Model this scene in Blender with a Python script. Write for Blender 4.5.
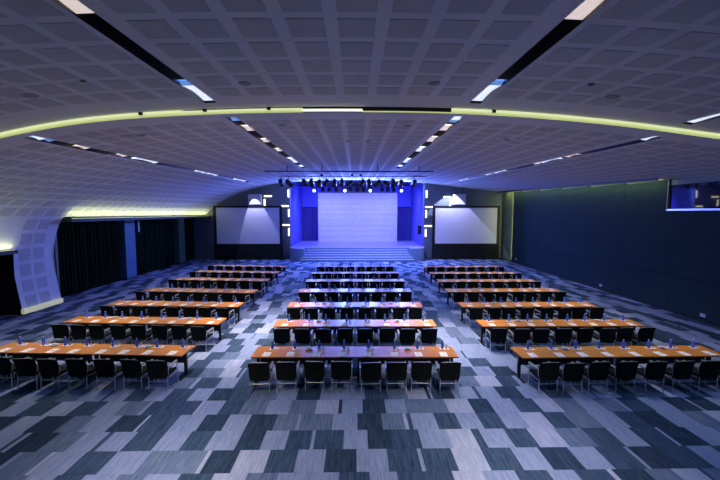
import bpy, bmesh, math, random
from mathutils import Vector, Matrix
random.seed(7)
PI = math.pi
for o in list(bpy.data.objects):
    bpy.data.objects.remove(o)
sc = bpy.context.scene
C = sc.collection

# ------------------------------------------------------------------ camera, world, large lights
H = 4.7
FPX = 350.0
cd = bpy.data.cameras.new('camera')
cd.sensor_width = 36.0
cd.lens = FPX / 720.0 * 36.0
cd.clip_start = 0.05
cam = bpy.data.objects.new('camera', cd)
C.objects.link(cam)
cam.location = (0, 0, H)
tilt = math.atan(27.0 / FPX)
yaw = math.atan(5.0 / (FPX / math.cos(tilt)))
cam.rotation_euler = (PI / 2 - tilt, 0, -yaw)
sc.camera = cam

w = bpy.data.worlds.new('world')
sc.world = w
w.use_nodes = True
w.node_tree.nodes['Background'].inputs[0].default_value = (0.02, 0.03, 0.06, 1)
w.node_tree.nodes['Background'].inputs[1].default_value = 0.3

sc.view_settings.view_transform = 'Standard'
sc.view_settings.look = 'None'
sc.view_settings.gamma = 1.0
sc.view_settings.use_curve_mapping = False
sc.view_settings.exposure = 0.1

COOL = (0.42, 0.62, 1.0)
WARM = (1.0, 0.80, 0.62)
BLUE = (0.05, 0.06, 1.0)
LAV = (0.40, 0.42, 1.0)
GLOW = (0.90, 0.95, 0.38)

def aim(o, target):
    d = Vector(target) - o.location
    o.rotation_euler = d.to_track_quat('-Z', 'Y').to_euler()

def area(name, loc, target, size, size_y, power, color, parent=None, spread=180):
    l = bpy.data.lights.new(name, 'AREA')
    l.shape = 'RECTANGLE'
    l.size = size
    l.size_y = size_y
    l.energy = power
    l.color = color
    l.spread = math.radians(spread)
    o = bpy.data.objects.new(name, l)
    C.objects.link(o)
    o.location = loc
    aim(o, target)
    if parent:
        o.parent = parent
        o.matrix_parent_inverse = parent.matrix_world.inverted()
    return o

def spot(name, loc, target, power, color, angle, blend=0.3, radius=0.08):
    l = bpy.data.lights.new(name, 'SPOT')
    l.energy = power
    l.color = color
    l.spot_size = math.radians(angle)
    l.spot_blend = blend
    l.shadow_soft_size = radius
    o = bpy.data.objects.new(name, l)
    C.objects.link(o)
    o.location = loc
    aim(o, target)
    return o

# lighting levels
P_SLOT = 26.0
P_NEAR = 34.0
P_STAGE_BLUE = 1300.0
P_STAGE_LAV = 340.0
P_HOUSE_BLUE = 2600.0
P_SCREEN = 600.0
P_COVE = 1.0

# stage wash from the lighting bars
for sx in (-4.6, -1.6, 2.0, 5.0):
    spot('stage_wash', (sx, 37.6, 6.75), (sx * 0.75, 42, 3.4), P_STAGE_LAV, LAV, 110, 0.8, 0.12)
for sx, tx in ((-4.9, -6.2), (5.3, 6.7)):
    spot('stage_blue', (sx, 37.4, 6.75), (tx, 44, 3.0), P_STAGE_BLUE, BLUE, 120, 0.7, 0.12)
    spot('stage_blue_floor', (sx * 0.8, 37.4, 6.75), (sx * 0.9, 39.5, 1.2), P_STAGE_BLUE, BLUE, 140, 0.9, 0.12)
# the lit lamps of the inner bar face the hall and send blue light down it
for sx in (-4.31, -1.07, 1.62, 4.93):
    spot('house_blue', (sx, 37.15, 7.0), (sx * 0.8, 12, 3.5), P_HOUSE_BLUE, (0.15, 0.23, 1.0), 150, 0.6, 0.12)
# lavender wash from the front bar on the steps and apron
for sx in (-3.5, 0.3, 4.0):
    spot('apron_wash', (sx, 29.2, 7.0), (sx, 33.2, 0.0), 2400.0, (0.34, 0.36, 1.0), 95, 0.8, 0.15)
# wall washers over the two projection screens
spot('screen_washer_lamp', (-10.1, 34.35, 7.0), (-9.75, 35.4, 3.6), P_SCREEN, (0.52, 0.54, 1.0), 48, 0.12, 0.03)
spot('screen_washer_lamp', (9.3, 34.2, 7.3), (9.6, 35.3, 3.6), P_SCREEN * 1.8, (0.52, 0.54, 1.0), 82, 0.1, 0.03)

# ------------------------------------------------------------------ materials
MATS = {}
def mat(name, col, rough=0.6, metal=0.0, var=0.0, scale=(8, 8, 8), emit=None, estr=0.0, spec=0.5,
        trans=0.0, bump=0.0, col2=None, alpha=1.0, coord='pos', coat=0.0):
    m = bpy.data.materials.new(name)
    m.use_nodes = True
    nt = m.node_tree
    b = nt.nodes['Principled BSDF']
    b.inputs['Base Color'].default_value = (*col, 1)
    b.inputs['Roughness'].default_value = rough
    b.inputs['Metallic'].default_value = metal
    b.inputs['Specular IOR Level'].default_value = spec
    b.inputs['Transmission Weight'].default_value = trans
    b.inputs['Coat Weight'].default_value = coat
    b.inputs['Alpha'].default_value = alpha
    if emit:
        b.inputs['Emission Color'].default_value = (*emit, 1)
        b.inputs['Emission Strength'].default_value = estr
    if var > 0 or col2 or bump > 0:
        geo = nt.nodes.new('ShaderNodeNewGeometry')
        tc = nt.nodes.new('ShaderNodeTexCoord')
        oi = nt.nodes.new('ShaderNodeObjectInfo')
        add = nt.nodes.new('ShaderNodeVectorMath')
        add.operation = 'MULTIPLY_ADD'
        mp = nt.nodes.new('ShaderNodeMapping')
        mp.inputs['Scale'].default_value = scale
        nz = nt.nodes.new('ShaderNodeTexNoise')
        nz.inputs['Scale'].default_value = 1.0
        nz.inputs['Detail'].default_value = 5.0
        nz.inputs['Roughness'].default_value = 0.65
        src = geo.outputs['Position'] if coord == 'pos' else tc.outputs['Object']
        add.inputs[1].default_value = (1, 1, 1)
        nt.links.new(src, add.inputs[0])
        sc2 = nt.nodes.new('ShaderNodeVectorMath')
        sc2.operation = 'SCALE'
        sc2.inputs[0].default_value = (13.0, 29.0, 7.0)
        nt.links.new(oi.outputs['Random'], sc2.inputs['Scale'])
        nt.links.new(sc2.outputs[0], add.inputs[2])
        nt.links.new(add.outputs[0], mp.inputs['Vector'])
        nt.links.new(mp.outputs[0], nz.inputs['Vector'])
        ramp = nt.nodes.new('ShaderNodeValToRGB')
        c2 = col2 if col2 else tuple(min(1, c * (1 + var)) for c in col)
        c1 = col if col2 else tuple(c * (1 - var) for c in col)
        ramp.color_ramp.elements[0].position = 0.32
        ramp.color_ramp.elements[1].position = 0.68
        ramp.color_ramp.elements[0].color = (*c1, 1)
        ramp.color_ramp.elements[1].color = (*c2, 1)
        nt.links.new(nz.outputs['Fac'], ramp.inputs['Fac'])
        nt.links.new(ramp.outputs[0], b.inputs['Base Color'])
        if bump > 0:
            bp = nt.nodes.new('ShaderNodeBump')
            bp.inputs['Strength'].default_value = bump
            bp.inputs['Distance'].default_value = 0.01
            nt.links.new(nz.outputs['Fac'], bp.inputs['Height'])
            nt.links.new(bp.outputs[0], b.inputs['Normal'])
    MATS[name] = m
    return m

mat('ceiling_plaster', (0.72, 0.74, 0.80), 0.75, var=0.04, scale=(2, 2, 2))
def perforated(name):
    m = mat(name, (0.53, 0.55, 0.595), 0.85, var=0.06, scale=(3, 3, 3))
    return m
perforated('perforated_panel')
STREAK = (26, 2.2, 1)
mat('carpet_pale', (0.20, 0.27, 0.47), 0.95, col2=(0.35, 0.41, 0.63), scale=STREAK, spec=0.1)
mat('carpet_light', (0.135, 0.205, 0.40), 0.95, col2=(0.24, 0.31, 0.53), scale=STREAK, spec=0.1)
mat('carpet_mid', (0.06, 0.105, 0.215), 0.95, col2=(0.14, 0.20, 0.345), scale=STREAK, spec=0.1)
mat('carpet_dark', (0.017, 0.040, 0.095), 0.95, col2=(0.055, 0.10, 0.19), scale=STREAK, spec=0.1)
mat('carpet_deep', (0.010, 0.025, 0.062), 0.95, col2=(0.036, 0.068, 0.13), scale=STREAK, spec=0.1)
mat('floor_base', (0.05, 0.06, 0.09), 0.95, var=0.1)
mat('wood_top', (0.52, 0.185, 0.025), 0.30, col2=(0.72, 0.30, 0.045), scale=(2.5, 22, 22), spec=0.5, coord='obj')
mat('black_metal', (0.012, 0.012, 0.014), 0.4, metal=0.3, var=0.1)
mat('black_laminate', (0.012, 0.014, 0.017), 0.5, var=0.1)
mat('chair_fabric', (0.005, 0.008, 0.008), 0.8, var=0.25, scale=(40, 40, 40), spec=0.2)
mat('chrome', (0.75, 0.78, 0.80), 0.38, metal=1.0, var=0.03)
mat('arm_pad', (0.45, 0.47, 0.52), 0.35, metal=0.6, var=0.05)
mat('paper', (0.92, 0.92, 0.95), 0.7, var=0.02)
mat('ink', (0.05, 0.06, 0.12), 0.6, var=0.1)
mat('bottle_blue', (0.07, 0.20, 0.95), 0.2, var=0.08)
mat('bottle_wrap', (0.10, 0.25, 0.85), 0.35, var=0.08)
mat('bottle_cap', (0.55, 0.62, 0.85), 0.4, var=0.05)
mat('clear_glass', (0.85, 0.9, 1.0), 0.03, trans=1.0, var=0.01)
mat('ceramic', (0.85, 0.85, 0.88), 0.25, var=0.02)
mat('candy', (0.10, 0.22, 0.35), 0.4, var=0.5, scale=(60, 60, 60))
mat('front_wall_paint', (0.19, 0.23, 0.25), 0.7, var=0.06, scale=(1.5, 1.5, 1.5))
mat('right_panel', (0.022, 0.045, 0.052), 0.85, spec=0.12, var=0.08, scale=(1.2, 1.2, 1.2))
mat('right_wall_paint', (0.15, 0.18, 0.10), 0.6, var=0.08, scale=(1.2, 1.2, 1.2))
mat('recess_paint', (0.035, 0.06, 0.05), 0.7, var=0.15, scale=(2, 2, 2))
mat('curtain_cloth', (0.012, 0.026, 0.014), 0.95, spec=0.1, var=0.3, scale=(5, 5, 0.6))
mat('column_lit_blue', (0.07, 0.17, 0.30), 0.5, var=0.08, scale=(2, 2, 2))  # blue light falling on the column is put into its base colour
mat('column_green', (0.10, 0.17, 0.12), 0.5, var=0.08, scale=(2, 2, 2))
mat('header_paint', (0.03, 0.045, 0.04), 0.6, var=0.1)
mat('cove_lens', (0.9, 0.9, 0.7), 0.5, emit=(0.62, 0.72, 0.20), estr=0.62, var=0.02)
mat('cove_lens_pale', (0.9, 0.9, 0.8), 0.5, emit=(0.78, 0.84, 0.42), estr=0.78, var=0.02)
mat('cove_lens_bright', (0.9, 0.9, 0.7), 0.5, emit=(0.95, 1.0, 0.75), estr=1.3, var=0.02)
mat('cove_dark', (0.02, 0.025, 0.02), 0.5, var=0.1)
mat('slot_black', (0.010, 0.012, 0.012), 0.5, var=0.1)
mat('lens_cool', (0.8, 0.85, 1.0), 0.4, emit=(0.72, 0.80, 1.0), estr=0.95, var=0.02)
mat('lens_blue', (0.3, 0.5, 0.9), 0.4, emit=(0.12, 0.26, 0.62), estr=0.7, var=0.02)
mat('lens_warm', (0.9, 0.85, 0.8), 0.4, emit=(0.85, 0.72, 0.66), estr=0.7, var=0.02)
mat('sconce_lens', (1, 1, 0.9), 0.4, emit=(1.0, 0.88, 0.55), estr=2.2, var=0.01)
mat('lit_lens', (1, 1, 1), 0.4, emit=(0.45, 0.65, 1.0), estr=6.0, var=0.01)
mat('screen_white', (0.82, 0.82, 0.90), 0.8, var=0.01)
mat('skirt_black', (0.008, 0.012, 0.010), 0.9, var=0.3, scale=(6, 6, 0.5))
mat('stage_panel', (0.74, 0.74, 0.80), 0.5, var=0.06, scale=(1, 1, 6))
mat('stage_floor_wood', (0.48, 0.45, 0.52), 0.35, var=0.10, scale=(8, 0.8, 1))
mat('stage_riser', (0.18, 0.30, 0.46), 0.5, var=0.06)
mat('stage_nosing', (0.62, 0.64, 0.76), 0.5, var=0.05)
mat('stage_wall_paint', (0.20, 0.20, 0.62), 0.6, var=0.05)
mat('stage_curtain', (0.08, 0.07, 0.22), 0.8, var=0.15, scale=(9, 9, 0.4))
mat('white_cabinet', (0.75, 0.76, 0.82), 0.5, var=0.03)
mat('grey_grille', (0.30, 0.31, 0.36), 0.6, var=0.1)
mat('window_glass', (0.02, 0.025, 0.05), 0.02, metal=0.0, spec=1.0, coat=1.0, var=0.02)
mat('sill_metal', (0.75, 0.75, 0.72), 0.3, metal=0.6, var=0.03)
mat('plastic_white', (0.8, 0.8, 0.82), 0.4, var=0.02)
mat('black_paint', (0.006, 0.008, 0.008), 0.8, var=0.2)
mat('base_cream_glow', (0.8, 0.78, 0.5), 0.4, emit=(0.85, 0.88, 0.42), estr=0.30, var=0.03)

# ------------------------------------------------------------------ mesh helpers
class MB:
    def __init__(s):
        s.v = []; s.f = []; s.mi = []
    def poly(s, pts, mi=0):
        b = len(s.v)
        s.v += [tuple(p) for p in pts]
        s.f.append(tuple(range(b, b + len(pts)))); s.mi.append(mi)
    def box(s, x0, x1, y0, y1, z0, z1, mi=0):
        b = len(s.v)
        s.v += [(x0,y0,z0),(x1,y0,z0),(x1,y1,z0),(x0,y1,z0),(x0,y0,z1),(x1,y0,z1),(x1,y1,z1),(x0,y1,z1)]
        for q in ((0,3,2,1),(4,5,6,7),(0,1,5,4),(1,2,6,5),(2,3,7,6),(3,0,4,7)):
            s.f.append(tuple(b + i for i in q)); s.mi.append(mi)
        return s
    def obox(s, c, ax, ay, az, mi=0):
        c, ax, ay, az = map(Vector, (c, ax, ay, az))
        b = len(s.v)
        for k in (-1, 1):
            for (i, j) in ((-1,-1),(1,-1),(1,1),(-1,1)):
                s.v.append(tuple(c + ax * i + ay * j + az * k))
        for q in ((0,3,2,1),(4,5,6,7),(0,1,5,4),(1,2,6,5),(2,3,7,6),(3,0,4,7)):
            s.f.append(tuple(b + i for i in q)); s.mi.append(mi)
        return s
    def tube(s, pts, r, n=8, mi=0):
        pts = [Vector(p) for p in pts]
        rings = []
        for i, p in enumerate(pts):
            d = (pts[min(i+1, len(pts)-1)] - pts[max(i-1, 0)]).normalized()
            up = Vector((0,0,1)) if abs(d.z) < 0.9 else Vector((1,0,0))
            a = d.cross(up).normalized(); c = d.cross(a).normalized()
            b = len(s.v)
            for k in range(n):
                t = 2*PI*k/n
                s.v.append(tuple(p + a*(r*math.cos(t)) + c*(r*math.sin(t))))
            rings.append(b)
        for r0, r1 in zip(rings, rings[1:]):
            for k in range(n):
                s.f.append((r0+k, r0+(k+1)%n, r1+(k+1)%n, r1+k)); s.mi.append(mi)
        s.f.append(tuple(rings[0]+k for k in range(n))[::-1]); s.mi.append(mi)
        s.f.append(tuple(rings[-1]+k for k in range(n))); s.mi.append(mi)
        return s
    def lathe(s, prof, n=12, c=(0,0,0), mi=0):
        b0 = len(s.v)
        for (r, z) in prof:
            for k in range(n):
                t = 2*PI*k/n
                s.v.append((c[0]+r*math.cos(t), c[1]+r*math.sin(t), c[2]+z))
        for i in range(len(prof)-1):
            for k in range(n):
                s.f.append((b0+i*n+k, b0+i*n+(k+1)%n, b0+(i+1)*n+(k+1)%n, b0+(i+1)*n+k)); s.mi.append(mi)
        s.f.append(tuple(b0+k for k in range(n))[::-1]); s.mi.append(mi)
        e = b0+(len(prof)-1)*n
        s.f.append(tuple(e+k for k in range(n))); s.mi.append(mi)
        return s
    def mesh(s, name, mats):
        me = bpy.data.meshes.new(name)
        me.from_pydata(s.v, [], s.f)
        if not isinstance(mats, (list, tuple)): mats = [mats]
        for m in mats: me.materials.append(MATS[m])
        if len(mats) > 1:
            me.polygons.foreach_set('material_index', s.mi)
        me.update()
        return me
    def build(s, name, mats, parent=None, smooth=False, bevel=0):
        me = s.mesh(name, mats)
        if smooth:
            for p in me.polygons: p.use_smooth = True
        o = bpy.data.objects.new(name, me)
        C.objects.link(o)
        if parent: o.parent = parent
        if bevel:
            md = o.modifiers.new('bevel', 'BEVEL'); md.width = bevel; md.segments = 2
        return o

def link(name, me, parent=None):
    o = bpy.data.objects.new(name, me)
    C.objects.link(o)
    if parent: o.parent = parent
    return o

def tag(o, label=None, cat=None, group=None, kind=None):
    if label: o['label'] = label
    if cat: o['category'] = cat
    if group: o['group'] = group
    if kind: o['kind'] = kind
    return o

def thing(name, label, cat, loc=(0,0,0), rz=0.0, group=None):
    o = bpy.data.objects.new(name, None)
    o.empty_display_size = 0.1
    C.objects.link(o)
    o.location = loc
    o.rotation_euler = (0, 0, rz)
    return tag(o, label, cat, group)

def copy_tree(o, parent=None):
    c = o.copy()
    C.objects.link(c)
    c.parent = parent
    for ch in o.children:
        copy_tree(ch, c)
    return c

# ------------------------------------------------------------------ ceiling profile
SLOPE = 0.0257
YW = 35.8          # front wall plane
YB = 9.65          # cove line
STEP = 0.14
RAW = [(-15.35,0.0),(-15.47,0.63),(-15.62,1.88),(-15.60,2.94),(-15.40,3.81),(-15.03,4.51),(-14.35,5.22),(-13.40,5.88),
       (-12.3,6.44),(-11.0,6.92),(-9.1,7.44),(-6.7,7.82),(-3.5,8.02),(0,8.08),(3.5,8.02),(7.0,7.76),(10.8,7.30),(15.05,6.83)]
def catmull(pts, n=12):
    out = []
    P = [pts[0]] + pts + [pts[-1]]
    for i in range(1, len(P) - 2):
        p0, p1, p2, p3 = (Vector(p) for p in P[i-1:i+3])
        for k in range(n):
            t = k / n
            q = 0.5*((2*p1)+(p2-p0)*t+(2*p0-5*p1+4*p2-p3)*t*t+(3*p1-p0-3*p2+p3)*t**3)
            out.append((q.x, q.y))
    out.append(pts[-1])
    return out
CUR = catmull(RAW)
SS = [0.0]
for a, b in zip(CUR, CUR[1:]):
    SS.append(SS[-1] + math.hypot(b[0]-a[0], b[1]-a[1]))
import bisect
def prof(s):
    i = min(max(bisect.bisect_right(SS, s) - 1, 0), len(CUR) - 2)
    t = (s - SS[i]) / (SS[i+1] - SS[i])
    a, b = CUR[i], CUR[i+1]
    return a[0]+(b[0]-a[0])*t, a[1]+(b[1]-a[1])*t
def s_of_x(x):
    for i in range(len(CUR)-1):
        a, b = CUR[i], CUR[i+1]
        if a[1] > 4.0 and min(a[0], b[0]) <= x <= max(a[0], b[0]):
            return SS[i] + (SS[i+1]-SS[i])*(x-a[0])/(b[0]-a[0])
    return SS[-1]
def s_of_z(z):   # on the left barrel
    for i in range(len(CUR)-1):
        a, b = CUR[i], CUR[i+1]
        if a[1] <= z <= b[1]:
            return SS[i] + (SS[i+1]-SS[i])*(z-a[1])/(b[1]-a[1])
def wgt(z):
    t = min(max((z-4.6)/2.2, 0), 1)
    return t*t*(3-2*t)
def cp(s, y, near=None, off=0.0):
    x, z = prof(s)
    if near is None: near = y < YB
    e = 0.02
    if off:
        x0, z0 = prof(max(s-e, 0)); x1, z1 = prof(min(s+e, SS[-1]))
        L = math.hypot(x1-x0, z1-z0) or 1
        nx, nz = (z1-z0)/L, -(x1-x0)/L      # towards the room
        x2, z2 = x + nx*off, z + nz*off
    else:
        x2, z2 = x, z
    sh = wgt(z)*(-SLOPE*(36-y) + (STEP if near else 0.0))
    return Vector((x2, y, z2 + sh))
def zc(x, y, near=None):
    return cp(s_of_x(x), y, near).z

S_HEAD = s_of_z(4.5)
S_DOOR = s_of_z(3.05)
S_END = SS[-1]
Y_REAR = -5.0
Y_DOOR = 16.1
Y_REC = 18.3

# light slots: x, y0, y1, near
SLOTS = [(-3.62, 2.6, 9.1, True), (3.06, 2.6, 9.12, True), (8.65, 3.0, 9.25, True),
         (-3.45, 10.0, 24.0, False), (2.92, 9.9, 24.0, False), (-9.0, 9.95, 30.0, False), (8.78, 10.15, 30.0, False)]
SW = 0.15
slot_s = [(s_of_x(x-SW), s_of_x(x+SW), y0, y1) for x, y0, y1, n in SLOTS]

def shell(name, s0, s1, ylist, m, skip=None, near=None, kind='structure'):
    ss = set([s0, s1])
    k = s0
    while k < s1:
        ss.add(k); k += 0.3
    for a, b, *_ in slot_s:
        for q in (a, b):
            if s0 < q < s1: ss.add(q)
    for q in (S_HEAD, S_DOOR):
        if s0 < q < s1: ss.add(q)
    ss = sorted(ss)
    ys = sorted(ylist)
    mb = MB()
    for i in range(len(ss)):
        for j in range(len(ys)):
            mb.v.append(tuple(cp(ss[i], ys[j], near)))
    n = len(ys)
    for i in range(len(ss)-1):
        for j in range(n-1):
            sm, ym = (ss[i]+ss[i+1])/2, (ys[j]+ys[j+1])/2
            if skip and skip(sm, ym): continue
            mb.f.append((i*n+j, i*n+j+1, (i+1)*n+j+1, (i+1)*n+j)); mb.mi.append(0)
    o = mb.build(name, m, None, smooth=True)
    tag(o, kind=kind)
    return o
def in_slot(s, y):
    return any(a < s < b and y0 < y < y1 for a, b, y0, y1 in slot_s)

ny = sorted(set([Y_REAR, 0.0, YB] + [v for (x, y0, y1, n) in SLOTS if n for v in (y0, y1)]))
fy = sorted(set([YB, Y_DOOR, Y_REC, YW + 0.4] + [v for (x, y0, y1, n) in SLOTS if not n for v in (y0, y1)]))
ceiling = MB()
ceil_near = shell('ceiling', S_HEAD, S_END, ny, 'ceiling_plaster', in_slot, near=True)
ceil_far = shell('ceiling', S_HEAD, S_END, fy, 'ceiling_plaster', in_slot, near=False)
wall_left = shell('wall_left', 0.0, S_HEAD, [Y_REAR, Y_DOOR, Y_REC, YW], 'ceiling_plaster',
                  lambda s, y: (y < Y_DOOR and s < S_DOOR) or y > Y_REC, near=False)

# perforated panels of the ceiling: each its own slab, standing 8 mm proud
PITCH, PS = 0.74, 0.27
cols = []
def xcols(x0, x1, start, step):
    x = start
    s = s_of_x(x)
    out = []
    lim0, lim1 = s_of_x(x0), s_of_x(x1)
    while lim0 + PS <= s <= lim1 - PS:
        out.append(s); s += step
    return out
cols += xcols(-3.3, 2.77, 0.03, PITCH) + xcols(-3.3, 2.77, 0.03 - PITCH, -PITCH)
cols += xcols(3.2, 8.5, 3.6, PITCH) + xcols(8.93, 15.0, 9.36, PITCH)
cols += xcols(-8.85, -3.77, -4.15, -PITCH)
s = s_of_x(-9.57)
while s > 0.45:
    cols.append(s); s -= PITCH
cam_inv = cam.matrix_world.copy()
def project(p):
    # world point to pixel, for choosing which pieces show largest
    d = Vector(p) - Vector((0, 0, H))
    R = cam.rotation_euler.to_matrix()
    q = R.transposed() @ d
    if q.z > -0.05: return None
    return 360 + FPX*q.x/-q.z, 240 - FPX*q.y/-q.z, -q.z
def slab_pts(s, y, near):
    base = []
    for off in (0.0, 0.008):
        for (ds, dy) in ((-PS,-PS),(PS,-PS),(PS,PS),(-PS,PS)):
            base.append(cp(s+ds, y+dy, near, off))
    return base
def slab(mb, pts, org=Vector((0,0,0))):
    b = len(mb.v)
    mb.v += [tuple(p-org) for p in pts]
    for q in ((4,5,6,7),(0,1,5,4),(1,2,6,5),(2,3,7,6),(3,0,4,7)):
        mb.f.append(tuple(b+i for i in q)); mb.mi.append(0)
panels = []
y = 8.32
while y > 1.5:
    for s in cols:
        if s > S_HEAD + 0.3: panels.append((s, y, True, ceil_near))
    y -= 0.725
y = 10.75
while y < YW - 0.5:
    for s in cols:
        if s > S_HEAD + PS + 0.05: panels.append((s, y, False, ceil_far))
        elif s < S_HEAD - PS and Y_DOOR + PS < y < Y_REC - PS and s > 0.5: panels.append((s, y, False, wall_left))
    y += PITCH
def psize(p):
    q = [project(v) for v in slab_pts(p[0], p[1], p[2])[4:]]
    if any(k is None for k in q): return 0
    cx = sum(k[0] for k in q)/4; cy = sum(k[1] for k in q)/4
    if not (-15 < cx < 735 and -15 < cy < 495): return 0
    A = 0
    for i in range(4):
        A += q[i][0]*q[(i+1)%4][1] - q[(i+1)%4][0]*q[i][1]
    return abs(A)/2
panels.sort(key=psize, reverse=True)
for p in panels[:300]:
    pts = slab_pts(p[0], p[1], p[2])
    org = sum(pts, Vector()) / 8
    mb = MB(); slab(mb, pts, org)
    o = mb.build('ceiling_panel', 'perforated_panel', p[3])
    o.location = org
for par in (ceil_near, ceil_far, wall_left):
    mb = MB()
    for p in panels[300:]:
        if p[3] is par: slab(mb, slab_pts(p[0], p[1], p[2]))
    if mb.f:
        tag(mb.build('ceiling_panel_field', 'perforated_panel', par), kind='stuff')

# cove light: glowing fascia between the two ceiling levels
cove = thing('cove_light', 'long curved yellow-green light band arching across the whole ceiling', 'cove light', (0, YB, 7.4))
def fascia(s0, s1, name, m, a=0.0, b=1.0, t=0.012):
    mb = MB()
    n = max(2, int((s1-s0)/0.3))
    prev = None
    for k in range(n+1):
        q = s0 + (s1-s0)*k/n
        lo, hi = cp(q, YB, False), cp(q, YB, True)
        P0, P1 = lo.lerp(hi, a), lo.lerp(hi, b)
        ring = [P0 + Vector((0,-t,0)), P1 + Vector((0,-t,0)), P1, P0]
        base = len(mb.v)
        mb.v += [tuple(p - Vector((0, YB, 7.4))) for p in ring]
        if prev is not None:
            for i in range(4):
                mb.f.append((prev+i, prev+(i+1)%4, base+(i+1)%4, base+i)); mb.mi.append(0)
        prev = base
    return mb.build(name, m, cove)
sA, sB, sC, sD = S_HEAD + 0.4, s_of_x(-1.4), s_of_x(0.2), s_of_x(2.6)
fascia(sA, s_of_x(-4.6), 'light_lens', 'cove_lens', 0, 0.45)
fascia(sA, s_of_x(-4.6), 'light_lens', 'cove_lens_pale', 0.45, 1)
fascia(s_of_x(-4.6), sB, 'light_lens', 'cove_lens', 0, 0.4)
fascia(s_of_x(-4.6), sB, 'light_lens', 'cove_lens_pale', 0.4, 0.8)
fascia(s_of_x(-4.6), sB, 'dark_trim', 'ceiling_plaster', 0.8, 1.0)
fascia(sB, sC, 'light_lens', 'cove_lens_bright', 0.15, 0.6)
fascia(sB, sC, 'dark_trim', 'cove_dark', 0, 0.15)
fascia(sB, sC, 'dark_trim', 'cove_dark', 0.6, 1.0)
fascia(sC, sD, 'dark_trim', 'cove_dark', 0.25, 1)
fascia(sC, sD, 'light_lens', 'cove_lens', 0, 0.25)
fascia(sD, S_END, 'light_lens', 'cove_lens', 0, 0.45)
fascia(sD, S_END, 'light_lens', 'cove_lens_pale', 0.45, 1)
for x in (-5.7, -4.0, 3.75, -2.3):
    s = s_of_x(x)
    p = cp(s, YB, False).lerp(cp(s, YB, True), 0.75) - Vector((0, YB, 7.4))
    mb = MB(); mb.box(p.x-0.05, p.x+0.05, p.y-0.05, p.y-0.013, p.z-0.04, p.z+0.04)
    mb.build('bracket', 'slot_black', cove)

# recessed light slots
SLOT_LIT = [
    [(2.7,5.0,'lens_warm'),(7.9,9.0,'lens_cool'),(7.6,7.9,'lens_blue')],
    [(2.7,5.1,'lens_warm'),(7.85,9.0,'lens_cool'),(7.55,7.85,'lens_blue')],
    [(3.2,5.0,'lens_cool'),(6.8,9.15,'lens_cool')],
    [(10.1,10.55,'lens_blue'),(11.2,11.95,'lens_warm'),(13.4,14.1,'lens_warm'),(15.7,16.5,'lens_warm'),(18.8,21.0,'lens_cool'),(22.6,23.4,'lens_cool')],
    [(9.98,10.45,'lens_cool'),(10.45,10.75,'lens_blue'),(11.1,11.9,'lens_warm'),(13.0,14.0,'lens_warm'),(15.3,16.6,'lens_cool'),(19.2,21.0,'lens_cool'),(22.6,23.4,'lens_cool')],
    [(10.02,10.45,'lens_cool'),(10.45,10.75,'lens_blue'),(11.6,12.15,'lens_warm'),(13.6,14.1,'lens_warm'),(14.6,16.3,'lens_cool'),(20.2,21.5,'lens_cool'),(21.85,23.3,'lens_cool'),(26.6,29.2,'lens_cool')],
    [(10.22,10.8,'lens_cool'),(13.9,14.7,'lens_warm'),(15.1,16.7,'lens_cool'),(16.95,17.3,'lens_warm'),(20.7,22.2,'lens_cool'),(22.8,23.7,'lens_cool'),(27.6,29.8,'lens_cool')],
]
SLOT_NAMES = ['dark recessed ceiling slot before the cove band, on the curtained wall side',
              'dark recessed ceiling slot before the cove band, middle of the hall towards the dark wall',
              'pale recessed ceiling slot before the cove band, close to the booth window',
              'long ceiling light slot running to the stage bar, curtained wall side',
              'long ceiling light slot running to the stage bar, dark wall side',
              'outer ceiling light slot running above the curtained wall seating block',
              'outer ceiling light slot running above the dark wall seating block']
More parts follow.
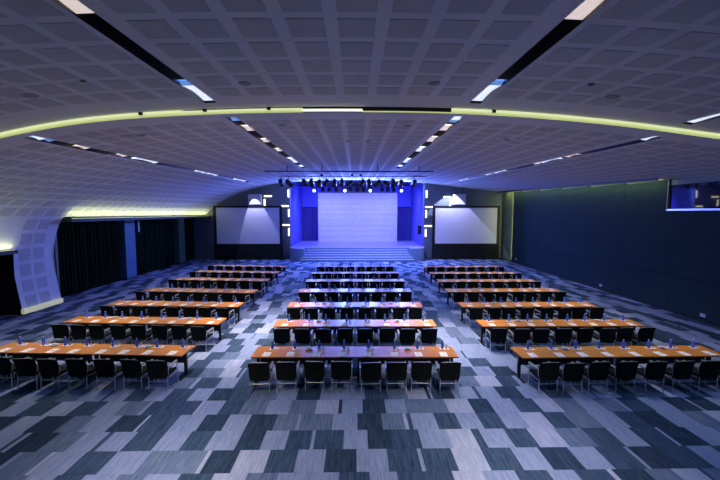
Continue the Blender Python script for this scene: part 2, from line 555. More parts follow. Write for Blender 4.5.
for (x, y0, y1, n), lit, lab in zip(SLOTS, SLOT_LIT, SLOT_NAMES):
    org = Vector((x, (y0+y1)/2, zc(x, (y0+y1)/2, n)))
    t = thing('slot_light', lab, 'ceiling light', org, group='recessed ceiling light slots')
    sa, sb = s_of_x(x-SW), s_of_x(x+SW)
    a0, b0, a1, b1 = cp(sa,y0,n)-org, cp(sb,y0,n)-org, cp(sa,y1,n)-org, cp(sb,y1,n)-org
    up = Vector((0,0,0.32))
    mb = MB()
    mb.poly([a0, a1, a1+up, a0+up]); mb.poly([b1, b0, b0+up, b1+up])
    mb.poly([a0+up, a1+up, b1+up, b0+up]); mb.poly([b0, a0, a0+up, b0+up]); mb.poly([a1, b1, b1+up, a1+up])
    mb.build('trough', 'slot_black', t)
    for (l0, l1, m) in lit:
        mb = MB()
        N = 6
        for k in range(N):       # gently curved reflector lens
            q0, q1 = l0+(l1-l0)*k/N, l0+(l1-l0)*(k+1)/N
            h0 = 0.03+0.05*math.sin(PI*k/N); h1 = 0.03+0.05*math.sin(PI*(k+1)/N)
            A0, B0 = cp(sa,q0,n)-org+Vector((0.012,0,h0)), cp(sb,q0,n)-org+Vector((-0.012,0,h0))
            A1, B1 = cp(sa,q1,n)-org+Vector((0.012,0,h1)), cp(sb,q1,n)-org+Vector((-0.012,0,h1))
            mb.poly([A0, A1, B1, B0][::-1]); e = Vector((0,0,0.02))
            mb.poly([A0+e, A1+e, B1+e, B0+e])
        mb.build('lens', m, t)
        if m == 'lens_blue': continue
        yc = (l0+l1)/2
        colr = WARM if m == 'lens_warm' else COOL
        pw = P_NEAR if n else P_SLOT
        if n and m == 'lens_warm':
            area('slot_lamp', (x, yc, zc(x, yc, n)-0.02), (x*0.9, 6.2, 0), 0.24, 0.5, 70.0, WARM, None, 55)
            continue
        spread = 150 if n else 110
        if not n and abs(x) < 5 and m == 'lens_warm':
            pw, spread = P_SLOT * 3.0, 50      # pools in the two aisles
        elif not n and abs(x) > 5:
            colr, pw, spread = (1.0, 0.84, 0.66), P_SLOT * 1.5, 100
        area('slot_lamp', (x, yc, zc(x, yc, n)-0.02), (x * (1.12 if not n and abs(x) < 5 else 1), yc+0.001, 0), 0.24, min(l1-l0, 1.2), pw, colr, None, spread)

# round ceiling loudspeakers and small ceiling fixtures
def ceil_disc(x, y, r, label, name='ceiling_speaker', cat='ceiling speaker', m='grey_grille'):
    n = y < YB
    s = s_of_x(x)
    p = cp(s, y, n)
    t = thing(name, label, cat, p, group='round ceiling fittings')
    a, b = cp(s-0.1, y, n), cp(s+0.1, y, n)
    t.rotation_euler = (math.atan(SLOPE), -math.atan2(b.z-a.z, b.x-a.x), 0)
    MB().lathe([(r, 0.0), (r, -0.012), (r*0.86, -0.022)], 20).build('rim', 'grey_grille', t)
    MB().lathe([(r*0.84, -0.012), (r*0.84, -0.024), (r*0.3, -0.03)], 20).build('grille', m, t)
for x, y, r, lab in ((-2.35, 7.75, 0.13, 'round ceiling speaker before the cove band, curtained wall side of the centre line'),
                (1.70, 7.72, 0.13, 'round ceiling speaker before the cove band, booth side of the centre line'),
                (5.75, 7.95, 0.15, 'round ceiling speaker before the cove band, beyond the middle light slot'),
                (-6.95, 7.8, 0.15, 'round ceiling speaker before the cove band, above the curtained wall block'),
                (-2.25, 11.1, 0.12, 'round ceiling speaker past the cove band, beside the curtained side slot'),
                (1.66, 11.2, 0.12, 'round ceiling speaker past the cove band, beside the dark wall side slot'),
                (-0.27, 14.0, 0.12, 'pale round ceiling vent past the cove band, on the centre line'),
                (-6.8, 11.5, 0.11, 'round ceiling speaker past the cove band, above curtained wall block'),
                (5.4, 12.6, 0.12, 'round ceiling speaker past the cove band, above dark wall block')):
    ceil_disc(x, y, r, lab)
for x, y, r, lab in ((-5.4, 7.25, 0.06, 'small dark ceiling detector before the cove band, curtained side'),
                (4.85, 7.35, 0.07, 'small brown ceiling detector before the cove band, booth side'),
                (0.51, 13.95, 0.08, 'small black ceiling detector past the cove band, near centre line')):
    ceil_disc(x, y, r, lab, 'ceiling_detector', 'detector', 'slot_black')

# ------------------------------------------------------------------ floor with carpet tiles
XL, XR = -18.2, 15.05
floor = MB().box(XL, XR, Y_REAR, 46, -0.3, -0.012).build('floor', 'floor_base')
tag(floor, kind='structure')
CM = ['carpet_pale', 'carpet_light', 'carpet_mid', 'carpet_dark', 'carpet_deep']
tmesh = []
for c in CM:
    tmesh.append(MB().box(-0.5, 0.5, -0.5, 0.5, -0.012, 0.0).mesh('carpet_tile', c))
tiles = []
y = 3.55
ROWD = 0.62
prev_row = []
rng = random.Random(21)
while y < YW - 0.05:
    y1 = min(y + ROWD, YW)
    x = XL + rng.uniform(0, 0.4)
    row = []
    last = None
    while x < XR - 0.05:
        wdt = rng.uniform(0.06, 0.10) if rng.random() < 0.16 else rng.choice((0.5, 0.5, 0.55, 0.6, 0.6))
        x1 = min(x + wdt, XR)
        # keep the tone of the tile in the row before now and then, which makes longer planks
        tone = None
        if rng.random() < 0.27:
            for (a, b, tt) in prev_row:
                if a <= (x + x1)/2 <= b: tone = tt
        if tone is None:
            if last is not None and last >= 2: tone = rng.choice((0, 1, 1, 1, 1, 0, 2))
            else: tone = rng.choice((3, 3, 4, 4, 3, 2))
        tiles.append((x, x1, y, y1, tone))
        row.append((x, x1, tone))
        last = tone
        x = x1
    prev_row = row
    y = y1
def tsize(t):
    q = [project((a, b, 0)) for a, b in ((t[0],t[2]),(t[1],t[2]),(t[1],t[3]),(t[0],t[3]))]
    if any(k is None for k in q): return 0
    cx = sum(k[0] for k in q)/4; cy = sum(k[1] for k in q)/4
    if not (-10 < cx < 730 and cy < 490): return 0
    return abs(sum(q[i][0]*q[(i+1)%4][1]-q[(i+1)%4][0]*q[i][1] for i in range(4)))/2
tiles.sort(key=tsize, reverse=True)
G = 0.003
for (x0, x1, y0, y1, tone) in tiles[:300]:
    o = link('carpet_tile', tmesh[tone], floor)
    o.location = ((x0+x1)/2, (y0+y1)/2, 0)
    o.scale = (x1-x0-G, y1-y0-G, 1)
mb = MB()
for (x0, x1, y0, y1, tone) in tiles[300:]:
    mb.poly([(x0,y0,0),(x1-G,y0,0),(x1-G,y1-G,0),(x0,y1-G,0)], tone)
tag(mb.build('carpet_tile_field', CM, floor), kind='stuff')

# ------------------------------------------------------------------ walls
# rear wall behind the viewer
mb = MB(); mb.box(XL, XR, Y_REAR-0.2, Y_REAR, 0, 8.4)
tag(mb.build('wall_back', 'front_wall_paint'), kind='structure')
# front wall: two sides of the stage opening, tops following the ceiling curve
SX0, SX1 = -6.6, 7.05
def front_piece(name, xa, xb):
    mb = MB(); n = 24; prev = None
    for k in range(n+1):
        x = xa + (xb-xa)*k/n
        zt = (zc(max(min(x, 15.0), -14.9), YW, False) + 0.03) if x > -14.9 else 4.7
        base = len(mb.v)
        mb.v += [(x,YW,0),(x,YW,zt),(x,YW+0.3,zt),(x,YW+0.3,0)]
        if prev is not None:
            for i in range(4):
                mb.f.append((prev+i, prev+(i+1)%4, base+(i+1)%4, base+i)); mb.mi.append(0)
        else: mb.f.append((base,base+1,base+2,base+3)); mb.mi.append(0)
        prev = base
    mb.f.append((prev+3,prev+2,prev+1,prev)); mb.mi.append(0)
    return tag(mb.build(name, 'front_wall_paint'), kind='structure')
front_piece('wall_front', XL, SX0)
front_piece('wall_front', SX1, 15.05)

# right wall: back plane, large panels, opening of the control booth
WX = 15.05
WY = 16.65
mb = MB()
def rw(y0, y1, z0, z1):
    mb.poly([(WX,y0,z0),(WX,y1,z0),(WX,y1,z1),(WX,y0,z1)])
rw(Y_REAR, WY, 0, 4.86); rw(WY, YW+0.3, 0, 7.0)
wall_right = tag(mb.build('wall_right', 'right_wall_paint'), kind='structure')
pz = [0.12, 1.75, 3.3, 4.84, 6.62]
py = [-4.9 + 3.03*k for k in range(13)]
py = [v for v in py if v < 32] + [33.1]
for j in range(len(pz)-1):
    for i in range(len(py)-1):
        y0, y1, z0, z1 = py[i], py[i+1], pz[j], pz[j+1]
        if z1 > 4.9:
            if y1 < WY + 0.5: continue
            y0 = max(y0, WY + 0.12)
            ztop = zc(15.0, y0, False) - 0.06
        else: ztop = z1
        b = MB().box(WX-0.045, WX, y0+0.006, y1-0.006, z0+0.006, ztop-0.006)
        b.build('wall_panel', 'right_panel', wall_right)
tag(MB().box(WX-0.055, WX, Y_REAR, YW, 0, 0.11).build('baseboard_right', 'black_laminate'), kind='structure')
# booth window
win = tag(thing('window_1', None, None, (WX, WY, 4.86)), kind='structure')
ztw = zc(15.0, WY, False) - 4.86
g = MB(); g.poly([(0.50,-21.6,0),(0.03,0,0),(0.03,0,2.1),(0.50,-21.6,2.1)])
g.build('pane', 'window_glass', win)
MB().box(-0.06, 0.55, -21.6, 0.06, -0.05, 0.03).build('sill', 'sill_metal', win)
MB().box(-0.06, 0.14, 0.0, 0.08, 0.0, ztw).build('frame_post', 'right_wall_paint', win)
MB().box(0.0, 0.10, -21.6, 0.0, ztw-0.32, ztw+0.4).build('frame_head', 'right_wall_paint', win)
for yy in (-5.5, -11, -16.5):
    MB().box(0.0, 0.03-yy*0.0218, yy-0.02, yy+0.02, 0, ztw).build('mullion', 'black_metal', win)
# glow strip hidden at the top of the right wall
rc = thing('cove_strip', 'yellow-green light strip where the dark panelled wall meets the ceiling', 'cove light', (14.80, 26, 6.3), group='wall top strips')
mb = MB()
p0, p1 = Vector((14.86, WY+0.2, zc(14.86, WY+0.2, False)-0.05)), Vector((14.86, 34.8, zc(14.86, 34.8, False)-0.05))
org = Vector((14.80, 26, 6.3))
mb.tube([p0-org, p1-org], 0.012, 6)
mb.build('led_strip', 'cove_lens', rc)
mid = (p0+p1)/2
a = area('cove_strip_lamp', (14.66, mid.y, mid.z-0.02), (15.0, mid.y, mid.z-0.5), 0.05, p1.y-p0.y, 85*P_COVE, GLOW)
a.rotation_euler = Matrix(((0,1,0),(1,0,0),(0,0,-1))).to_euler()
dz = (p1.z-p0.z)/(p1.y-p0.y)
dirv = Vector((0.25, 0, -1)).normalized(); yv = Vector((0, 1, dz)).normalized(); xv = yv.cross(-dirv).normalized()
a.rotation_euler = Matrix((xv, yv, xv.cross(yv))).transposed().to_euler()
# end strip of the right wall near the screen
area('corner_lamp', (15.02, 33.14, 3.3), (15.02, 34, 3.3), 0.04, 6.0, 24*P_COVE, GLOW)
# cove lip that screens the strip from the hall
lip = MB()
for a_, b_ in ((14.50, 14.55),):
    y0_, y1_ = WY+0.1, YW-0.02
    za, zb = zc(14.5, y0_, False), zc(14.5, y1_, False)
    lip.v += [(a_,y0_,za-0.13),(b_,y0_,za-0.13),(b_,y0_,za+0.01),(a_,y0_,za+0.01),(a_,y1_,zb-0.13),(b_,y1_,zb-0.13),(b_,y1_,zb+0.01),(a_,y1_,zb+0.01)]
    for q in ((0,1,2,3),(7,6,5,4),(0,4,5,1),(1,5,6,2),(2,6,7,3),(3,7,4,0)):
        lip.f.append(q); lip.mi.append(0)
tag(lip.build('trim_4', 'header_paint'), kind='structure')
# wall sockets
for yv_, zz, lab in ((20.9, 0.30, 'white socket plate low on the dark panelled wall beside row two of tables'),
                 (14.6, 0.30, 'white socket plate low on the dark panelled wall below the booth window'),
                 (32.2, 0.42, 'white socket plate low on the dark panelled wall by the projection screen')):
    t = thing('wall_socket', lab, 'wall socket', (WX-0.045, yv_, zz), group='wall sockets')
    MB().box(-0.012, 0, -0.11, 0.11, -0.07, 0.07).build('plate', 'plastic_white', t)
    for k in (-0.05, 0.05):
        MB().box(-0.014, -0.012, k-0.02, k+0.02, -0.03, 0.03).build('outlet', 'ink', t)

# left side: recess with curtains, doorway, header beams, columns
RX = -17.4
mb = MB()
mb.poly([(RX,Y_REC,0),(RX,YW,0),(RX,YW,4.7),(RX,Y_REC,4.7)])
mb.poly([(RX,Y_REC,4.46),(RX,YW,4.46),(-15.05,YW,4.46),(-15.05,Y_REC,4.46)])
mb.poly([(RX,Y_REC,0),(RX,Y_REC,4.46),(-15.30,Y_REC,4.46),(-15.62,Y_REC,2.9),(-15.62,Y_REC,1.8),(-15.35,Y_REC,0)])
tag(mb.build('wall_recess', 'recess_paint'), kind='structure')
mb = MB()
DX = -16.6
mb.poly([(DX,Y_REAR,0),(DX,Y_DOOR,0),(DX,Y_DOOR,3.1),(DX,Y_REAR,3.1)])
mb.poly([(DX,Y_REAR,3.04),(DX,Y_DOOR,3.04),(-15.58,Y_DOOR,3.04),(-15.58,Y_REAR,3.04)])
mb.poly([(DX,Y_DOOR,0),(DX,Y_DOOR,3.04),(-15.58,Y_DOOR,3.04),(-15.62,Y_DOOR,1.8),(-15.35,Y_DOOR,0)])
tag(mb.build('wall_entry', 'black_paint'), kind='structure')
for k, (y0, y1) in enumerate(((13.2, 14.9), (14.92, 16.0))):
    d = tag(thing('door_%d' % (k+1), None, None, (DX+0.02, y0, 0)), kind='structure')
    MB().box(0, 0.05, 0.02, y1-y0-0.02, 0.01, 2.85).build('door_leaf', 'black_laminate', d)
    MB().tube([(0.09, 0.18 if k else y1-y0-0.18, 0.95), (0.09, 0.18 if k else y1-y0-0.18, 1.35)], 0.014, 6).build('handle', 'chrome', d)
tag(MB().box(-15.10, -14.62, Y_REC, YW-0.01, 4.24, 4.40).build('trim_1', 'header_paint'), kind='structure')
tag(MB().box(-15.75, -15.36, Y_REAR, Y_DOOR, 2.86, 3.02).build('trim_2', 'header_paint'), kind='structure')
tag(MB().box(-15.75, -15.55, Y_REC, Y_REC+0.14, 0, 4.28).build('trim_3', 'column_green'), kind='structure')
# glow strips on the two headers
def led(name, lab, x, z, y0, y1, power, tilt):
    t = thing(name, lab, 'cove light', (x, (y0+y1)/2, z), group='header light strips')
    L = (y1-y0)/2
    MB().tube([(0,-L,0.018),(0,L,0.018)], 0.018, 6).build('led_strip', 'cove_lens', t)
    a = area('header_lamp', (x, (y0+y1)/2, z+0.045), (x+tilt, (y0+y1)/2, z+1), 0.05, y1-y0, power*P_COVE, GLOW)
    dv = Vector((tilt, 0, 1)).normalized(); yv = Vector((0,1,0)); xv = yv.cross(-dv).normalized()
    a.rotation_euler = Matrix((xv, yv, xv.cross(yv))).transposed().to_euler()
led('header_strip', 'yellow-green light strip along the header above the long black curtains', -14.68, 4.40, Y_REC+0.1, YW-0.3, 75, -0.3)
led('header_strip', 'yellow-green light strip along the low header above the dark doorway', -15.42, 3.02, 6.0, Y_DOOR-0.1, 40, -0.05)
# pale base strip of the curved wall pier, its lit look put in as emission
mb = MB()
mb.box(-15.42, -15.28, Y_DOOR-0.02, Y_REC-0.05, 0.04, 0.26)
tag(mb.build('baseboard_left', 'base_cream_glow'), kind='structure')
# columns
for (y0, y1, m, k) in ((24.5, 25.6, 'column_lit_blue', 'blue-lit column between the black curtains'),
                    (31.9, 33.0, 'column_green', 'greenish column between black curtains next to the screen')):
    t = thing('column', k, 'column', (-16.05, (y0+y1)/2, 0), group='columns between the curtains')
    L = (y1-y0)/2
    MB().box(-0.9, 0.08, -L, L, 0.15, 4.459).build('shaft', m, t)
    MB().box(-0.9, 0.11, -L-0.03, L+0.03, 0.0, 0.15).build('plinth', 'header_paint', t)
def curtain(y0, y1, lab, amp=0.09, wl=0.27):
    t = thing('curtain', lab, 'curtain', (-16.35, (y0+y1)/2, 0), group='black curtains of the side recess')
    n = int((y1-y0)/0.035)
    mb = MB(); L = (y1-y0)/2
    rr = random.Random(int(y0*10))
    ph = 0
    for k in range(n+1):
        yy = -L + 2*L*k/n
        ph += 2*PI*(0.035/wl)*rr.uniform(0.7, 1.3)
        xo = amp*math.sin(ph)*(0.8+0.2*math.sin(ph*0.37))
        mb.v += [(xo*0.7, yy, 4.26), (xo, yy, 2.2), (xo*1.15, yy, 0.015)]
        if k:
            b = 3*k
            for q in (0, 1):
                mb.f.append((b-3+q, b-2+q, b+1+q, b+q)); mb.mi.append(0)
    mb.build('drape', 'curtain_cloth', t, smooth=True)
    MB().tube([(0,-L,4.31),(0,L,4.31)], 0.03, 8).build('curtain_rail', 'header_paint', t)
curtain(18.6, 24.4, 'long black pleated curtain between the curved pier and the blue column')
curtain(25.75, 31.8, 'long black pleated curtain between the blue and the greenish columns')
curtain(33.1, 35.6, 'narrow black pleated curtain between the greenish column and front wall')
t = thing('wall_speaker', 'slim pale line speaker hanging beside the blue column', 'speaker', (-15.93, 25.95, 3.3))
MB().box(-0.05, 0.05, -0.06, 0.06, 0, 0.85).build('cabinet', 'grey_grille', t)
MB().tube([(0,0,0.85),(0,0,1.159)], 0.012, 6).build('hanging_rod', 'chrome', t)
MB().box(0.05, 0.056, -0.045, 0.045, 0.04, 0.81).build('grille', 'white_cabinet', t)

# ------------------------------------------------------------------ stage
ZS = 1.25
stage = thing('stage', 'wide stage with pale steps and rounded front corners beneath the lighting bars', 'stage', (0.22, 35.0, 0))
ox, oy = 0.22, 35.0
# deck
mb = MB(); mb.box(-5.2, 5.2, 0.0, 9.15, 0, ZS-0.06)
mb.box(SX0-ox+0.005, -5.2, 0.6, 9.15, 0, ZS-0.06); mb.box(5.2, SX1-ox-0.005, 0.6, 9.15, 0, ZS-0.06)
mb.build('deck_base', 'stage_riser', stage)
mb = MB(); mb.box(-5.2, 5.2, -0.04, 9.15, ZS-0.06, ZS)
mb.box(SX0-ox+0.005, -5.2, 0.6, 9.15, ZS-0.06, ZS); mb.box(5.2, SX1-ox-0.005, 0.6, 9.15, ZS-0.06, ZS)
mb.build('deck', 'stage_floor_wood', stage)
# rounded wings
for sgn in (-1, 1):
    xo = abs((SX0 if sgn < 0 else SX1) - ox) - 0.005
    pts = [(5.2*sgn, 0.62)]
    for k in range(13):
        t_ = k/12*PI/2
        pts.append((sgn*(5.2 + 0.15 + (xo-5.35)*math.sin(t_)), 0.62 - 1.55*math.cos(t_)**0.7))
    pts.append((sgn*xo, 0.62))
    pts.insert(1, (5.2*sgn, -0.93))
    for nm, z0, z1, m in (('wing', 0, ZS-0.06, 'stage_riser'), ('wing_top', ZS-0.06, ZS, 'stage_floor_wood')):
        mb = MB(); n = len(pts)
        for z in (z0, z1):
            mb.v += [(p[0], p[1], z) for p in pts]
        for i in range(n):
            mb.f.append((i, (i+1)%n, n+(i+1)%n, n+i)); mb.mi.append(0)
        mb.f.append(tuple(range(n))[::-1]); mb.f.append(tuple(range(n, 2*n))); mb.mi += [0, 0]
        mb.build(nm, m, stage)
NST = 5
for k in range(NST):
    z1 = ZS*(NST-k)/(NST+1)
    yb = -0.30*(k+1)
    hw = 5.0 + 0.12*k
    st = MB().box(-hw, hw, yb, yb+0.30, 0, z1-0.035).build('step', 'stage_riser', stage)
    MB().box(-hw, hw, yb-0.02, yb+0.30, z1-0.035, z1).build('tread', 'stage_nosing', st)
    MB().box(-0.03, 0.03, yb-0.025, yb-0.02, z1-0.19, z1).build('seam_strip', 'stage_riser', st)
# stage box: side walls, back wall, ceiling
YS = 44.2
mb = MB()
mb.box(SX0-0.2, SX0, YW+0.3, YS, 0, 8.35); tag(mb.build('wall_stage_left', 'stage_wall_paint'), kind='structure')
mb = MB()
mb.box(SX1, SX1+0.2, YW+0.3, YS, 0, 8.35); tag(mb.build('wall_stage_right', 'stage_wall_paint'), kind='structure')
mb = MB(); mb.box(SX0-0.2, SX1+0.2, YS, YS+0.2, 0, 8.35); tag(mb.build('wall_stage_back', 'stage_wall_paint'), kind='structure')
mb = MB(); mb.box(SX0-0.2, SX1+0.2, YW+0.35, YS+0.2, 8.1, 8.3); tag(mb.build('ceiling_stage', 'black_laminate'), kind='structure')
# panelled backdrop
bd = thing('stage_backdrop', 'tall pale panelled backdrop wall at the rear of the stage', 'backdrop', (0.33, 42.0, ZS))
BX0, BX1, BH = -4.73, 4.73, 5.85
MB().box(BX0, BX1, 0.05, 0.35, 0, BH).build('frame', 'stage_riser', bd)
rows = 9
rr = random.Random(5)
for r in range(rows):
    z0, z1 = BH*r/rows, BH*(r+1)/rows
    brk = [BX0]
    x = BX0 + rr.uniform(1.2, 2.6)
    while x < BX1 - 0.8:
        brk.append(x); x += rr.uniform(1.8, 3.0)
    brk.append(BX1)
    for a, b in zip(brk, brk[1:]):
        p = rr.uniform(0.0, 0.02)
        MB().box(a+0.007, b-0.007, -p, 0.05, z0+0.011, z1-0.011).build('panel', 'stage_panel', bd)
# dark blue drapes in the side niches
for x0, x1, lab in ((-6.5, -4.7, 'dark blue stage drape beside the backdrop, nearer the curtained wall'),
                    (5.35, 6.95, 'dark blue stage drape beside the backdrop, nearer the booth wall')):
    t = thing('stage_drape', lab, 'curtain', ((x0+x1)/2, 43.9, ZS), group='stage drapes')
    n = 40; L = (x1-x0)/2; mb = MB()
    for k in range(n+1):
        xx = -L+2*L*k/n; yo = 0.05*math.sin(k*1.1)
        mb.v += [(xx, yo, 4.15), (xx, yo, 0.01)]
        if k: mb.f.append((2*k-2, 2*k-1, 2*k+1, 2*k)); mb.mi.append(0)
    mb.build('drape', 'stage_curtain', t, smooth=True)
    MB().tube([(-L,0,4.18),(L,0,4.18)], 0.03, 8).build('rail', 'black_metal', t)
for x, lab in ((6.85, 'small dark monitor speaker on the stage side wall, booth side'),):
    t = thing('stage_speaker', lab, 'speaker', (x, 37.2, ZS+1.2))
    MB().box(-0.2, 0.199, -0.15, 0.15, 0, 0.9).build('cabinet', 'black_laminate', t)
    MB().box(-0.205, -0.2, -0.12, 0.12, 0.05, 0.85).build('grille', 'grey_grille', t)

# lighting bars
def bar(name, lab, y, z, x0, x1, hang):
    t = thing(name, lab, 'lighting bar', ((x0+x1)/2, y, z), group='lighting bars')
    L = (x1-x0)/2
    MB().tube([(-L,0,0),(L,0,0)], 0.035, 8).build('pipe', 'black_metal', t)
    for hx in hang:
        zt = zc(hx, y, False) if y < YW else 8.1
        MB().tube([(hx-(x0+x1)/2,0,0),(hx-(x0+x1)/2,0,zt-z)], 0.028, 6).build('hanger', 'black_metal', t)
bar('lighting_bar', 'black lighting bar hung furthest out from the stage, carrying no lamps', 22.0, 7.28, -5.6, 4.9, (-4.2, -2.05, 1.4, 4.0))
bar('lighting_bar', 'black lighting bar with a row of stage lights before the stage', 29.0, 7.70, -7.2, 6.5, (-5.5, -2.0, 1.6, 5.4))
bar('lighting_bar', 'black lighting bar inside the stage carrying small lights', 37.6, 7.6, -6.2, 6.6, (-4.5, 0.2, 5.0))
def stage_light(x, y, z, sc_, ax, az, lab, group, lit=False):
    # yoke clamp at the bar, can hanging below, aimed by ax/az
    t = thing('stage_light', lab, 'stage light', (x, y, z), az, group)
    MB().tube([(0,0,-0.037),(0,0,-0.16*sc_)], 0.02, 6).build('clamp', 'black_metal', t)
    y_ = MB()
    w_ = 0.19*sc_
    y_.tube([(-w_,0,-0.40*sc_),(-w_,0,-0.16*sc_),(w_,0,-0.16*sc_),(w_,0,-0.40*sc_)], 0.016, 6)
    y_.build('yoke', 'black_metal', t)
    c = MB().lathe([(0.08,-0.26),(0.13,-0.22),(0.15,-0.05),(0.15,0.10),(0.18,0.26),(0.15,0.265)], 12).build('can', 'black_metal', t, smooth=False)
    c.location = (0,0,-0.40*sc_); c.rotation_euler = (ax,0,0); c.scale = (sc_,)*3
    l = MB().lathe([(0.14,0.262),(0.14,0.27),(0.05,0.275)], 12).build('lens', 'lit_lens' if lit else 'grey_grille', c)
    return t
px2 = [280.4, 289, 304.5, 311.5, 319, 326, 334, 341.5, 349.5, 361.5, 368.5, 377, 385, 392, 400, 413]
ordw = ['first','second','third','fourth','fifth','sixth','seventh','eighth','ninth','tenth','eleventh','twelfth','thirteenth','fourteenth','fifteenth','sixteenth','seventeenth','eighteenth']
rr = random.Random(3)
for i, p in enumerate(px2):
    x = (p-355)*29/350 + 0.05
    if i == 0: x += 0.1
    stage_light(x, 29.0, 7.70, rr.uniform(1.2, 1.42), PI/2+rr.uniform(0.2, 0.7), PI+rr.uniform(-0.5, 0.5),
                'black can light on the bar before the stage, %s from the curtained wall' % ordw[i], 'stage lights on the front bar')
for i, p in enumerate((348, 356.5, 318)):
    x = (p-355)*29/350+0.35
    t = thing('cable_box', 'small black box on top of the front lighting bar, %s from the curtained wall' % ('second','third','first')[i], 'cable box', (x, 29.0, 7.737), group='boxes on the front bar')
    MB().box(-0.11, 0.11, -0.08, 0.08, 0, 0.13).build('case', 'black_metal', t)
    MB().tube([(0,0,0.13),(0.04,0,0.18)], 0.012, 6).build('plug', 'black_metal', t)
px3 = [(314.4,1),(322.7,0),(329,0),(336,0),(344.6,1),(350,0),(357,0),(363,0),(369.6,1),(381.5,0),(387,0),(393,0),(400.4,1)]
for i, (p, lit) in enumerate(px3):
    x = (p-355)*37.6/350 + 0.05
    stage_light(x, 37.6, 7.6, 1.1, PI-0.45 if not lit else PI*0.62, rr.uniform(-0.3, 0.3) if not lit else 0,
                ('lit blue-white' if lit else 'small dark') + ' can light on the bar inside the stage, %s from the curtained wall' % ordw[i], 'stage lights on the inner bar', bool(lit))

# projection screens
def screen(x0, x1, lab):
    t = thing('projection_screen', lab, 'projection screen', ((x0+x1)/2, 35.2, 0), group='projection screens')
    L = (x1-x0)/2
    z0, z1, zt = 1.62, 5.18, 5.42
    for a in ((-L, L, zt-0.2, zt), (-L, L, z0-0.12, z0), (-L, -L+0.28, z0, zt-0.2), (L-0.28, L, z0, zt-0.2)):
        MB().box(a[0], a[1], -0.03, 0.06, a[2], a[3]).build('frame', 'black_laminate', t)
    MB().box(-L+0.28, L-0.28, -0.005, 0.03, z0, zt-0.2).build('screen_surface', 'screen_white', t)
    n = 90; mb = MB()
    for k in range(n+1):
        xx = -L+2*L*k/n; yo = 0.04*math.sin(k*1.7)-0.03
        mb.v += [(xx, yo, z0-0.10), (xx*1.01, yo*1.5, 0.01)]
        if k: mb.f.append((2*k-2, 2*k-1, 2*k+1, 2*k)); mb.mi.append(0)
    mb.build('skirt', 'skirt_black', t, smooth=True)
    for sx in (-L+0.4, L-0.4):
        MB().box(sx-0.03, sx+0.03, 0.06, 0.5, 0.0, 0.06).build('foot', 'black_metal', t)
        MB().box(sx-0.03, sx+0.03, 0.06, 0.12, 0.06, 4.9).build('leg', 'black_metal', t)
screen(-14.12, -7.28, 'large projection screen with black skirt beside the stage, curtained wall side')
screen(7.80, 14.62, 'large projection screen with black skirt beside the stage, dark panelled wall side')
# white loudspeakers above the screens
for x, lab in ((-10.0, 'white loudspeaker box on front wall above the screen, curtained wall side'),
               (10.5, 'white loudspeaker box on front wall above the screen, dark panelled wall side')):
    t = thing('loudspeaker', lab, 'loudspeaker', (x, YW-0.34, 5.52), group='white loudspeakers')
    MB().box(-0.62, 0.62, -0.3, 0.26, 0, 1.05).build('cabinet', 'white_cabinet', t, bevel=0.02)
    MB().box(-0.55, 0.55, -0.32, -0.3, 0.06, 0.99).build('grille', 'white_cabinet', t)
    MB().box(-0.2, 0.2, 0.26, 0.34, 0.3, 0.7).build('bracket', 'black_metal', t)
    for k in (-0.4, 0.4):
        MB().tube([(k,0,1.05),(k,0,zc(x+k, YW-0.34, False)-5.52)], 0.015, 6).build('hanging_rod', 'black_metal', t)
# L-shaped bar sconces
for side, pts in (('curtained wall side', ((-8.80,6.40,'h'),(-9.15,5.72,'v'),(-6.73,6.67,'v'),(-7.10,5.40,'h'),(-6.72,4.70,'v'),(-7.03,3.48,'h'),(-6.74,2.77,'v'))),
                  ('dark wall side', ((9.40,6.33,'h'),(9.70,5.72,'v'),(7.28,6.62,'v'),(7.56,5.31,'h'),(7.26,4.60,'v'),(7.48,3.37,'h'),(7.24,2.66,'v')))):
    hn = {'h': 0, 'v': 0}
    for (x, z, o_) in pts:
        hn[o_] += 1
        where = 'over the screen' if abs(x) > 8.5 else 'beside the stage, %s from the top' % ('first','second','third','fourth')[hn[o_]-2]
        lab = 'glowing %s bar wall light %s, %s' % ('horizontal' if o_ == 'h' else 'upright', where, side)
        if o_ == 'v' and x < 0: x -= 0.0
        t = thing('bar_sconce', lab, 'wall light', (x, YW, z), group='bar wall lights')
        a, b = (0.40, 0.085) if o_ == 'h' else (0.085, 0.40)
        MB().box(-a, a, -0.05, 0, -b, b).build('housing', 'grey_grille', t)
        MB().box(-a+0.012, a-0.012, -0.085, -0.05, -b+0.012, b-0.012).build('lens', 'sconce_lens', t)

# ------------------------------------------------------------------ furniture prototypes
TL, TD, TZ = 2.87, 0.76, 0.75
def make_table():
    r = thing('conference_table', 'x', 'table')
    MB().box(-TL/2+0.003, TL/2-0.003, 0, TD, TZ-0.03, TZ).build('tabletop', 'wood_top', r)
    MB().box(-TL/2+0.002, TL/2-0.002, -0.001, TD+0.001, TZ-0.034, TZ-0.028).build('edge_band', 'black_laminate', r)
    MB().box(-TL/2+0.135, TL/2-0.135, TD*0.60, TD*0.60+0.018, 0.34, TZ-0.034).build('modesty_panel', 'black_laminate', r)
    for sx in (-1, 1):
        x = sx*(TL/2-0.10)
        l = MB().box(x-0.03, x+0.03, TD/2-0.045, TD/2+0.045, 0.03, TZ-0.034).build('leg', 'black_metal', r)
        MB().box(x-0.03, x+0.03, 0.04, TD-0.04, 0.0, 0.03).build('foot', 'black_metal', l)
    MB().box(-TL/2+0.14, TL/2-0.14, TD/2-0.02, TD/2+0.02, TZ-0.085, TZ-0.034).build('rail', 'black_metal', r)
    return r
